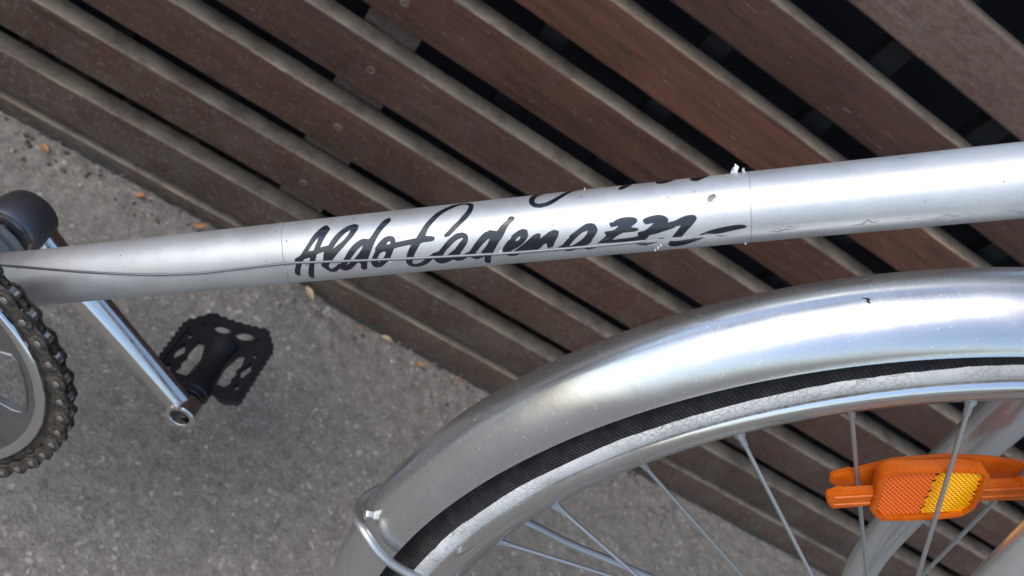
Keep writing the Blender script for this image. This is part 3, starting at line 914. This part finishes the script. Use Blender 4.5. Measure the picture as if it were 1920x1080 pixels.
# ---------------------------------------------------------------- lettering on the down tube
LET = [[[[217.23,16.73],[218.42,20.49],[220.32,23.34],[222.4,31.86],[224.79,43.69],[227.36,59.11],[229.43,69.06],[231.44,77.28],[232.79,78.18],[233.78,75.17],[234.1,72.67],[235.01,69.23],[234.81,65.11],[233.7,57.07],[232.61,48.94],[230.64,34.59],[234.74,36.86],[235.48,29.4],[232.23,25.99],[228.82,23.18],[228.08,18.15],[226.35,5.1],[222.12,-31.81],[221.48,-31.28],[220.64,-26.59],[220.79,-18.96],[222.22,-5.89],[223.64,4.85],[225.09,18.06],[223.63,17.4],[221.58,15.13],[220.1,6.23],[218.47,-4.24],[217.02,-16.89],[216.3,-18.82],[215.36,-16.0],[214.98,-10.53],[215.94,-1.69],[217.43,8.57],[217.78,10.98]],[[224.7,29.87],[225.62,34.71],[227.62,43.79],[229.73,53.11],[229.34,46.65],[227.6,32.26],[226.91,30.22]]],[[[232.23,25.99],[234.74,36.86],[236.36,46.3],[239.26,58.51],[242.02,67.26],[244.26,71.95],[246.63,73.75],[248.14,71.45],[248.76,66.83],[248.46,59.63],[246.52,48.21],[244.03,38.77],[241.36,29.54],[238.12,19.19],[235.31,9.33],[233.07,1.04],[232.56,-4.44],[233.39,-8.64],[235.7,-4.34],[237.82,1.82],[239.39,-1.6],[237.29,-8.88],[235.58,-14.73],[233.41,-17.24],[231.61,-13.58],[230.31,-4.94],[229.16,1.27],[230.72,8.57],[231.45,16.91]],[[236.57,29.58],[238.16,37.53],[240.98,49.21],[243.01,56.91],[245.33,61.67],[244.59,55.0],[242.54,45.08],[239.7,36.97]]],[[[238.77,1.43],[241.67,13.09],[243.76,22.94],[245.92,31.27],[248.51,38.23],[250.38,41.51],[251.9,42.3],[254.16,40.64],[255.55,46.99],[257.52,58.23],[259.51,70.77],[261.24,78.39],[262.65,80.09],[263.58,77.02],[263.78,72.99],[263.11,67.53],[261.12,59.18],[259.46,50.12],[257.94,41.47],[256.23,30.85],[254.6,20.09],[252.95,10.0],[251.72,1.5],[250.72,-6.58],[250.29,-12.73],[249.35,-17.54],[248.28,-18.84],[247.39,-15.57],[247.36,-9.66],[248.04,-3.91],[247.21,0.66],[245.61,-3.57],[243.36,-10.97],[240.7,-15.62],[239.13,-15.7],[237.91,-12.45],[237.19,-8.83]],[[241.05,-3.75],[243.03,5.03],[245.52,14.06],[248.17,23.62],[251.04,31.3],[250.37,25.1],[247.69,14.44],[244.53,4.43]]],[[[252.89,-4.59],[253.44,2.13],[255.03,11.65],[256.32,18.29],[256.48,22.84],[258.02,30.19],[259.99,37.31],[262.15,42.13],[264.25,42.46],[265.71,40.2],[266.24,36.07],[266.4,30.44],[269.4,31.55],[272.98,32.98],[275.66,34.2],[275.75,26.95],[272.97,23.51],[269.07,22.15],[265.4,19.75],[264.56,15.19],[263.18,7.24],[261.76,0.01],[259.74,-6.2],[257.24,-13.71],[254.88,-15.97],[253.37,-12.6]],[[262.21,29.76],[262.88,32.31],[263.8,33.42],[264.03,30.76],[263.35,28.21],[262.28,27.49]],[[256.63,2.14],[256.77,5.99],[258.49,13.94],[259.82,16.16],[261.25,15.85],[260.7,10.68],[259.41,4.93],[258.0,0.23],[256.88,-4.18],[256.23,-1.07]]],[[[273.19,23.34],[275.88,34.02],[277.48,42.88],[279.79,55.91],[282.17,67.71],[284.39,78.53],[286.86,87.94],[289.29,96.55],[291.46,103.82],[294.41,108.04],[297.56,104.77],[299.6,100.05],[300.76,91.98],[301.14,79.87],[300.57,70.88],[299.07,60.91],[296.58,51.14],[293.96,42.01],[291.85,35.12],[290.33,31.32],[288.87,30.77],[288.44,33.13],[289.0,36.21],[290.81,42.14],[292.57,49.34],[294.83,56.64],[296.69,65.94],[298.16,75.21],[298.78,85.08],[298.4,92.9],[296.2,98.38],[294.24,97.0],[291.75,89.41],[289.44,83.15],[287.16,75.3],[284.89,64.35],[282.72,54.65],[280.99,43.76],[280.22,36.25],[283.19,34.79],[284.15,32.55],[284.21,29.23],[283.24,26.28],[280.6,25.6],[277.94,24.7],[276.51,18.69],[274.51,8.84],[272.83,-0.74],[271.9,-8.96],[271.8,-13.72],[273.02,-15.21],[275.64,-12.37],[278.99,-3.42],[282.49,5.02],[284.97,7.38],[285.05,-0.59],[281.74,-6.09],[278.98,-14.93],[276.41,-20.81],[273.74,-23.88],[271.72,-23.0],[269.94,-19.51],[269.08,-14.01],[269.08,-7.63],[269.57,-0.71],[271.12,11.39]]],[[[281.84,-4.7],[284.97,7.38],[286.76,13.62],[289.19,22.92],[291.73,30.24],[293.85,34.9],[295.87,36.09],[297.56,35.12],[298.75,31.39],[299.02,25.83],[298.64,19.33],[296.97,10.8],[295.11,2.98],[293.31,-4.93],[295.91,-2.63],[299.09,2.58],[299.53,-4.25],[296.46,-11.64],[293.77,-16.87],[291.73,-16.97],[290.46,-12.59],[288.96,-15.12],[286.55,-19.69],[284.13,-20.55],[282.56,-16.33],[282.03,-9.97]],[[286.19,-3.13],[287.71,4.77],[289.19,10.3],[292.22,19.54],[294.43,24.82],[296.79,27.23],[296.56,24.57],[295.08,19.57],[293.32,12.23],[291.91,7.41],[289.17,0.3],[287.55,-4.44]]],[[[298.41,0.8],[299.93,7.68],[303.1,21.4],[306.24,31.67],[308.84,35.32],[311.85,32.53],[313.97,42.22],[316.53,49.52],[316.82,52.84],[317.92,55.52],[319.45,54.26],[319.65,48.78],[318.15,43.84],[316.07,34.89],[314.38,23.67],[312.04,13.44],[310.17,3.47],[308.57,-5.04],[307.4,-12.63],[305.62,-32.62],[304.67,-33.8],[303.67,-29.68],[303.64,-21.93],[304.37,-11.09],[303.15,-14.46],[300.91,-17.87],[299.61,-15.93],[298.49,-11.27],[296.88,-5.3]],[[301.11,-1.69],[302.17,1.78],[304.67,11.73],[307.88,21.23],[308.09,19.49],[306.94,12.0],[305.14,4.32],[303.37,-2.02],[303.76,-4.93],[301.18,-5.16]]],[[[312.82,-7.02],[313.12,0.95],[313.92,5.61],[315.97,14.18],[317.2,17.07],[317.94,22.3],[319.74,27.02],[321.77,31.07],[323.43,31.81],[324.74,29.38],[324.88,22.88],[324.82,18.54],[323.62,12.28],[321.68,5.43],[319.18,-0.39],[316.08,-6.42],[317.59,-9.31],[319.64,-12.62],[317.69,-17.33],[315.43,-17.45],[313.75,-12.73]],[[319.08,12.37],[319.65,16.12],[320.87,19.52],[321.63,19.78],[321.14,15.53],[320.06,12.56]]],[[[317.46,-6.64],[321.92,4.72],[325.06,13.98],[327.18,19.81],[328.9,22.4],[329.96,21.45],[330.15,17.55],[329.79,12.67],[332.03,18.46],[333.93,22.93],[336.02,25.33],[337.52,23.35],[337.8,19.47],[337.19,13.1],[335.64,4.43],[334.28,-5.2],[332.07,-6.93],[332.06,1.65],[331.85,3.23],[330.5,0.44],[328.25,-6.8],[324.93,-7.06],[321.87,-7.31]]],[[[333.13,-12.13],[335.02,-15.51],[337.43,-13.6],[335.15,-12.87]]],[[[338.37,-13.78],[340.33,-18.5],[342.55,-17.22],[344.17,-14.05],[341.05,-14.43]]],[[[346.7,-14.62],[348.41,-18.9],[350.6,-17.61],[352.85,-14.47],[349.64,-14.63]]],[[[335.96,-6.96],[338.29,-3.28],[340.54,5.73],[341.74,9.32],[342.14,13.13],[344.75,19.77],[347.3,25.7],[349.52,30.08],[351.88,29.88],[353.11,26.57],[353.83,18.87],[353.27,13.1],[351.37,3.53],[348.85,-7.56],[341.28,-9.11]],[[341.1,-6.9],[342.77,1.13],[345.22,9.62],[347.55,15.95],[349.8,18.64],[349.03,12.59],[347.2,5.3],[344.83,-1.04],[342.49,-5.9]]],[[[352.89,-6.33],[354.7,-0.0],[356.89,6.86],[356.31,11.09],[356.98,14.14],[358.81,14.5],[360.94,16.35],[362.38,21.65],[359.35,19.99],[358.71,25.2],[359.03,27.9],[360.21,28.26],[361.57,31.36],[363.95,34.04],[366.53,34.25],[368.8,32.61],[369.89,29.59],[369.92,25.44],[368.8,21.19],[367.3,17.56],[369.42,15.09],[370.14,13.17],[369.82,10.55],[367.98,9.07],[364.37,9.11],[363.04,7.73],[360.83,3.42],[359.1,-1.98],[363.55,-1.46],[367.71,-0.84],[369.81,0.68],[371.63,-8.58],[363.35,-7.95],[355.51,-7.17]]],[[[369.68,5.5],[370.0,7.66],[371.56,8.7],[373.41,11.27],[376.42,20.44],[373.35,19.16],[372.52,21.8],[372.18,27.13],[373.59,30.17],[375.92,32.31],[378.45,32.83],[380.67,30.39],[381.84,26.34],[382.15,23.13],[381.81,19.11],[383.97,20.32],[385.76,22.19],[386.63,16.09],[383.72,8.63],[379.61,4.71],[376.48,1.36],[374.16,-0.03],[372.99,-5.85],[371.62,-8.99],[369.75,-1.76]]],[[[381.19,18.64],[384.23,20.3],[386.38,23.73],[388.74,27.02],[391.04,27.69],[392.38,26.49],[393.14,22.41],[392.67,17.83],[391.17,10.59],[389.69,5.05],[388.18,-1.95],[386.67,-9.02],[382.83,-8.37],[384.53,0.83],[386.83,11.9],[384.74,11.27],[382.13,8.49],[380.18,15.14]]],[[[381.16,-22.52],[381.87,-15.93],[385.13,-17.06],[388.42,-16.01],[392.15,-14.56],[395.83,-15.2],[394.42,-18.01],[391.11,-23.96],[387.77,-30.09],[384.9,-33.26],[382.53,-32.79],[381.32,-27.14]]],[[[393.15,-8.51],[395.5,-4.81],[397.83,-1.3],[401.27,1.54],[404.67,3.23],[408.04,4.05],[410.49,3.28],[411.8,0.01],[411.33,-2.54],[409.54,-3.96],[405.7,-6.19],[402.29,-8.75],[398.87,-9.52],[395.9,-9.02]]],[[[368.09,-15.1],[372.49,-15.65],[377.64,-15.39],[375.52,-18.2],[372.34,-21.45],[370.04,-20.02]]],[[[376.36,-9.55],[378.84,-6.95],[380.48,-7.75],[378.79,-9.38]]],[[[397.59,48.95],[397.77,52.37],[398.87,56.48],[400.47,57.6],[400.89,56.03],[401.34,52.74],[400.89,50.43],[400.19,49.26],[399.54,45.16],[398.61,43.64],[397.86,45.41]]],[[[333.09,117.88],[329.7,117.87],[327.25,117.89],[325.86,104.77],[325.3,91.18],[325.6,80.79],[326.6,72.67],[328.33,67.72],[330.48,65.81],[333.05,67.35],[335.83,71.85],[338.51,81.0],[341.11,91.76],[343.61,104.4],[346.75,117.92],[344.63,117.89],[341.74,117.92],[339.9,101.71],[337.4,89.26],[334.75,80.58],[332.24,75.87],[329.89,75.03],[328.28,78.32],[327.79,83.89],[328.04,91.7],[329.14,101.43],[330.38,117.95]]],[[[362.83,93.69],[363.6,103.03],[365.46,117.92],[367.28,117.89],[369.36,117.92],[367.49,101.22],[365.79,93.45],[364.35,89.15],[363.15,90.72]]],[[[377.91,103.96],[378.56,117.94],[380.93,114.21],[383.56,117.93],[387.05,117.94],[384.45,101.9],[381.56,95.26],[379.24,95.77]]],[[[391.5,103.31],[393.15,117.94],[395.46,117.91],[400.61,117.93],[398.8,107.0],[396.42,96.28],[394.66,90.66],[392.98,92.06]]]]
def tube_pt(s, ph, lift):
    return BK(s, (TR + lift) * math.sin(R(ph)), (TR + lift) * math.cos(R(ph)))
def decal(name, rings, m, parent, lift):
    polys = [[Vector((s, ph * .2496, 0)) for s, ph in r] for r in rings]
    tris = geometry.tessellate_polygon(polys)
    flat = [v for p in polys for v in p]
    bm = bmesh.new()
    vs = [bm.verts.new(v) for v in flat]
    for t_ in tris:
        try:
            bm.faces.new([vs[i] for i in t_])
        except ValueError:
            pass
    lo, hi = min(v.y for v in flat), max(v.y for v in flat)
    y = math.ceil(lo / .8) * .8
    while y < hi:
        bmesh.ops.bisect_plane(bm, geom=bm.verts[:] + bm.edges[:] + bm.faces[:], plane_co=(0, y, 0), plane_no=(0, 1, 0))
        y += .8
    for v in bm.verts:
        v.co = tube_pt(v.co.x, v.co.y / .2496, lift)
    bmesh.ops.recalc_face_normals(bm, faces=bm.faces)
    me = bpy.data.meshes.new(name); bm.to_mesh(me); bm.free()
    # normals outward
    me.materials.append(m)
    me.shade_smooth()
    return link(bpy.data.objects.new(name, me), parent)
def soften(ring):
    n = len(ring); out = []
    for i in range(n):
        p0, p1, p2, p3 = (Vector(ring[(i + k) % n]) for k in (-1, 0, 1, 2))
        out.append(tuple(p1))
        a1 = (p1 - p0).angle(p2 - p1, 0) if (p1 - p0).length > 0 and (p2 - p1).length > 0 else 0
        a2 = (p2 - p1).angle(p3 - p2, 0) if (p3 - p2).length > 0 and (p2 - p1).length > 0 else 0
        if (p2 - p1).length > 1.2 and max(a1, a2) < 1.2:
            t = .5
            out.append(tuple(.5 * ((2 * p1) + (-p0 + p2) * t + (2 * p0 - 5 * p1 + 4 * p2 - p3) * t * t + (-p0 + 3 * p1 - 3 * p2 + p3) * t ** 3)))
    return out
for i, rings in enumerate(LET):
    decal('lettering', [soften(r) for r in rings], M['ink'], down, .05 + .012 * (i % 3))
# bare cable lying along the tube, then scrape marks where it rubbed
wire = [(50.3, 68.1), (54.7, 64.4), (75.2, 51.5), (86.8, 44.2), (103.5, 34.4), (124.8, 23.1), (147.0, 13.8), (169.6, 9.4), (189.2, 10.8), (208.4, 12.1), (219.0, 11.3), (239.5, 6.5), (264.4, 0.8), (293.3, -5.0), (316.6, -8.8), (339.4, -10.2), (357.1, -10.7), (372.3, -10.0)]
mesh_obj('gear_cable', *sweep(smooth_path([tube_pt(s, p, .3) for s, p in wire], 6), [(.00062, .00062)] * (6 * (len(wire) - 1) + 1), 10), M['cable'], down)
def ribbon(name, pts, w, m, lift=.07, jag=0.):
    rings = []
    up_, dn_ = [], []
    for i, (s, p) in enumerate(pts):
        ww = w * (1 + jag * (random.random() - .5) * 2)
        if i in (0, len(pts) - 1): ww *= .2
        up_.append((s, p + ww / 2 / .2496)); dn_.append((s, p - ww / 2 / .2496))
    return decal(name, [up_ + dn_[::-1]], m, down, lift)
def interp(pts, n):
    out = []
    for i in range(n):
        t = i / (n - 1) * (len(pts) - 1); k = min(int(t), len(pts) - 2); u = t - k
        out.append(tuple(pts[k][j] + (pts[k + 1][j] - pts[k][j]) * u for j in (0, 1)))
    return out
scr = [(366, -10.0), (391.3, -10.3), (414.0, -11.8), (443.0, -12.4), (477.8, -17.1), (509.3, -20.9), (523.0, -21.3)]
rs = random.Random(5)
for k in range(26):
    c = interp(scr, 200)[rs.randrange(4, 190)]
    L_ = rs.uniform(4, 18)
    pts = [(c[0] + L_ * (q / 5 - .5), c[1] - .12 * L_ * (q / 5 - .5) * 1. + rs.uniform(-.22, .22) + (0 if k % 3 else rs.uniform(-6, 5))) for q in range(6)]
    ribbon('scrape_mark', pts, rs.uniform(.2, .55), M['scrape' if k % 3 else 'film'], .04 + .004 * k, .7)
ribbon('film_edge', [(414.8, 120), (414.6, 99), (414.1, 64), (413.7, 29), (413.5, -10), (413.5, -41), (413.4, -60)], .22, M['film'], .16)
ribbon_pts = [(209.8, 100), (209.8, 88), (211, 66), (212, 45), (212, 30), (211.9, 16), (212.6, 0), (210, -22), (207.3, -44), (206, -60)]
fe_o = [(s - .1, p) for s, p in ribbon_pts] + [(s + .1, p) for s, p in ribbon_pts[::-1]]
decal('film_edge', [fe_o], M['film'], down, .16)
fe_o = [(s - .1, p) for s, p in ((414.9, 120), (414.6, 99), (414.1, 64), (413.7, 29), (413.5, -10), (413.5, -41), (413.4, -60))]
fe_o += [(s + .22, p) for s, p in fe_o[::-1]]
decal('film_edge', [fe_o], M['film'], down, .19)
def flake(s, p, size, seed, lift=0.):
    rr_ = random.Random(seed)
    c = tube_pt(s, p, lift)
    nrm = (tube_pt(s, p, 5) - c).normalized()
    V, n_ = [], 5
    side_ = ud.cross(nrm)
    tw = rr_.uniform(-.9, .9)
    for i in range(n_):
        for j in range(n_):
            x_, y_ = (i / 4 - .5), j / 4
            off_ = rr_.uniform(-.35, .35)
            q_ = x_ * (1 - .5 * y_) + rr_.uniform(-.13, .13)
            V.append(c + (ud * (q_ * math.cos(tw) + off_ * .4) + side_ * (q_ * math.sin(tw) + off_) + nrm * (y_ * 1.3 - .2 + rr_.uniform(-.15, .15))) * size * .001)
    Fc = [(i * n_ + j, i * n_ + j + 1, (i + 1) * n_ + j + 1, (i + 1) * n_ + j) for i in range(n_ - 1) for j in range(n_ - 1) if rr_.random() > .14]
    me = bpy.data.meshes.new('film_flake'); me.from_pydata([tuple(v) for v in V], [], Fc)
    bm = bmesh.new(); bm.from_mesh(me)
    bmesh.ops.solidify(bm, geom=bm.faces[:], thickness=.00012)
    bm.to_mesh(me); bm.free()
    finish(me, M['flake'], False)
    link(bpy.data.objects.new('film_flake', me), down)
for k, (s, p, z) in enumerate([(408.6, 112, 1.6), (409.6, 110, 2.2), (410.2, 113, 1.4), (412.6, 106, 1.8), (377, -30, .9), (375.6, -38, .8), (378.2, -24, .7), (348.5, 112, .7), (262, -4, .8), (263.8, -2, .7), (312, -3, .8), (411.5, -50, .8)]):
    flake(s, p, z, k)
# chips and nicks along the tube
rs = random.Random(11)
for k in range(46):
    s, p = rs.uniform(60, 520), rs.uniform(-20, 85)
    z = rs.uniform(.12, .34)
    n_ = 7
    ringp = [(s + z * math.cos(2 * math.pi * i / n_) * rs.uniform(.6, 1.6), p + z / .2496 * math.sin(2 * math.pi * i / n_) * rs.uniform(.5, 1.1)) for i in range(n_)]
    decal('paint_chip', [ringp], M['film' if k % 3 else 'ink'], down, .06)
mk = [(0, 0), (2.6, .5), (3.4, 2.2), (2.7, 3.4), (3.2, 5.2), (2.2, 5.0), (1.4, 3.2), (2.1, 2.0)]
mk0 = WH(-27.3, 357.3, 5)
ang0 = math.degrees(math.atan2(357.3 - FO[1] , -27.3 - FO[0]))
pv_ = [fen_pt(ang0 + .5 - x_ * .16, 16 + y_ * 1.6, .06) for x_, y_ in mk]
mesh_obj('scuff', pv_, [tuple(range(len(pv_)))], M['ink'], fender, smooth=False)

# ---------------------------------------------------------------- litter at the foot of the fence
V, Fc = [], []
ndx, ndy = 420, 12
for j in range(ndy):
    for i in range(ndx):
        x = -.9 + i * 1.9 / ndx
        t_ = j / (ndy - 1)
        y = FY - .007 + .014 * t_ + .004 * noise.noise(Vector((x * 25, 0, 2)))
        h = .0045 * math.sin(math.pi * min(1, t_ * 1.0) * .62) * (1 + .8 * noise.noise(Vector((x * 14, t_, 5)))) + .0035 * noise.noise(Vector((x * 90, t_ * 6, 1)))
        if j == 0: h = -.004
        V.append((x, y, gz(x, y) + h - .001))
Fc = [(j * ndx + i, j * ndx + i + 1, (j + 1) * ndx + i + 1, (j + 1) * ndx + i) for j in range(ndy - 1) for i in range(ndx - 1)]
tag(mesh_obj('dirt', V, Fc, M['dirt'], sharp=180), 'dirt packed along the foot of the fence, with the slat shadow painted in', 'dirt', kind='stuff')
def pebble(c, r, seed):
    bm = bmesh.new(); bmesh.ops.create_icosphere(bm, subdivisions=1, radius=1)
    V = []
    for v in bm.verts:
        k = 1 + .35 * noise.noise(v.co * 1.4 + Vector((seed * 1.7, 0, 0)))
        V.append((c[0] + v.co.x * r * k, c[1] + v.co.y * r * k, c[2] + v.co.z * r * k * .6))
    Fc = [tuple(v.index for v in f.verts) for f in bm.faces]
    bm.free()
    return V, Fc
rs = random.Random(3)
parts = []
for k in range(420):
    x = rs.uniform(-.6, .7); y = rs.uniform(.08, .53)
    r = rs.choice([.0006, .0007, .0008, .0010, .0013, .0017]) * rs.uniform(.7, 1.3)
    parts.append(pebble((x, y, gz(x, y) + r * .25), r, k))
for x, y, r in [(.172, .520, .0035), (.149, .509, .0025), (.041, .46, .0032), (-.278, .503, .003), (-.30, .512, .0025), (.059, .528, .003)]:
    parts.append(pebble((x, y, gz(x, y) + r * .3), r, int(x * 1000)))
tag(mesh_obj('pale_grit', *joinmesh(parts), M['grit']), 'pale stone grit scattered over the grey asphalt', 'grit', kind='stuff')
parts = []
for k in range(190):
    x = rs.uniform(-.65, .6); y = FY - .004 - abs(rs.gauss(0, .02))
    r = rs.uniform(.001, .003)
    parts.append(pebble((x, y, gz(x, y) + r * .35), r, k + 50))
tag(mesh_obj('dirt_crumbs', *joinmesh(parts), M['crumb']), 'dark crumbs of soil and asphalt gathered under the lowest slat', 'crumbs', kind='stuff')
def leaf(label, x, y, L_, W_, az, tilt, m, lift=.004):
    V = []; n1, n2 = 9, 5
    for i in range(n1):
        t_ = i / (n1 - 1)
        w = W_ * math.sin(math.pi * min(.97, max(.03, t_)) ** .8) * .5
        for j in range(n2):
            s_ = (j / (n2 - 1) - .5) * 2
            V.append(((t_ - .5) * L_, s_ * w, .12 * L_ * math.sin(math.pi * t_) + .35 * w * s_ * s_))
    Fc = [(i * n2 + j, i * n2 + j + 1, (i + 1) * n2 + j + 1, (i + 1) * n2 + j) for i in range(n1 - 1) for j in range(n2 - 1)]
    me = bpy.data.meshes.new('dry_leaf'); me.from_pydata(V, [], Fc)
    bm = bmesh.new(); bm.from_mesh(me)
    bmesh.ops.solidify(bm, geom=bm.faces[:], thickness=.0004)
    bm.to_mesh(me); bm.free()
    finish(me, m, True, 60)
    o = bpy.data.objects.new('dry_leaf', me)
    col.objects.link(o)
    o.location = (x, y, gz(x, y) + lift); o.rotation_euler = (R(tilt), R(rs.uniform(-15, 15)), R(az))
    tag(o, label, 'leaf', 'dry leaves at the foot of the fence')
leaf('large pale tan husk peeping out just below the lettered tube', .033, .527, .019, .007, -35, 15, M['leaf_tan'])
leaf('small tan husk lying flat midway between tube and fender', 0.134, .530, .017, .006, 0, 12, M['leaf_tan'])
leaf('thin orange leaf standing upright close to the fender', 0.228, .528, .016, .0045, 75, 50, M['leaf_orange'], .007)
leaf('orange leaf sticking up just above the thin end of the tube', -.097, .524, .017, .005, 40, 40, M['leaf_orange'], .008)
leaf('small reddish leaf at the far left end of the slat foot', -.257, .518, .012, .006, -30, 10, M['leaf_orange'])
leaf('curled orange leaf in the dark dirt left of centre', -.162, .523, .010, .005, 20, 20, M['leaf_orange'])
leaf('tiny orange leaf scrap beside the small tan husk', .099, .527, .008, .004, 80, 10, M['leaf_orange'])
leaf('brown leaf half buried between husk and upright leaf', .182, .520, .012, .005, -10, 5, M['leaf_orange'])
for o in bpy.data.objects:
    if '_w' in o: del o['_w']
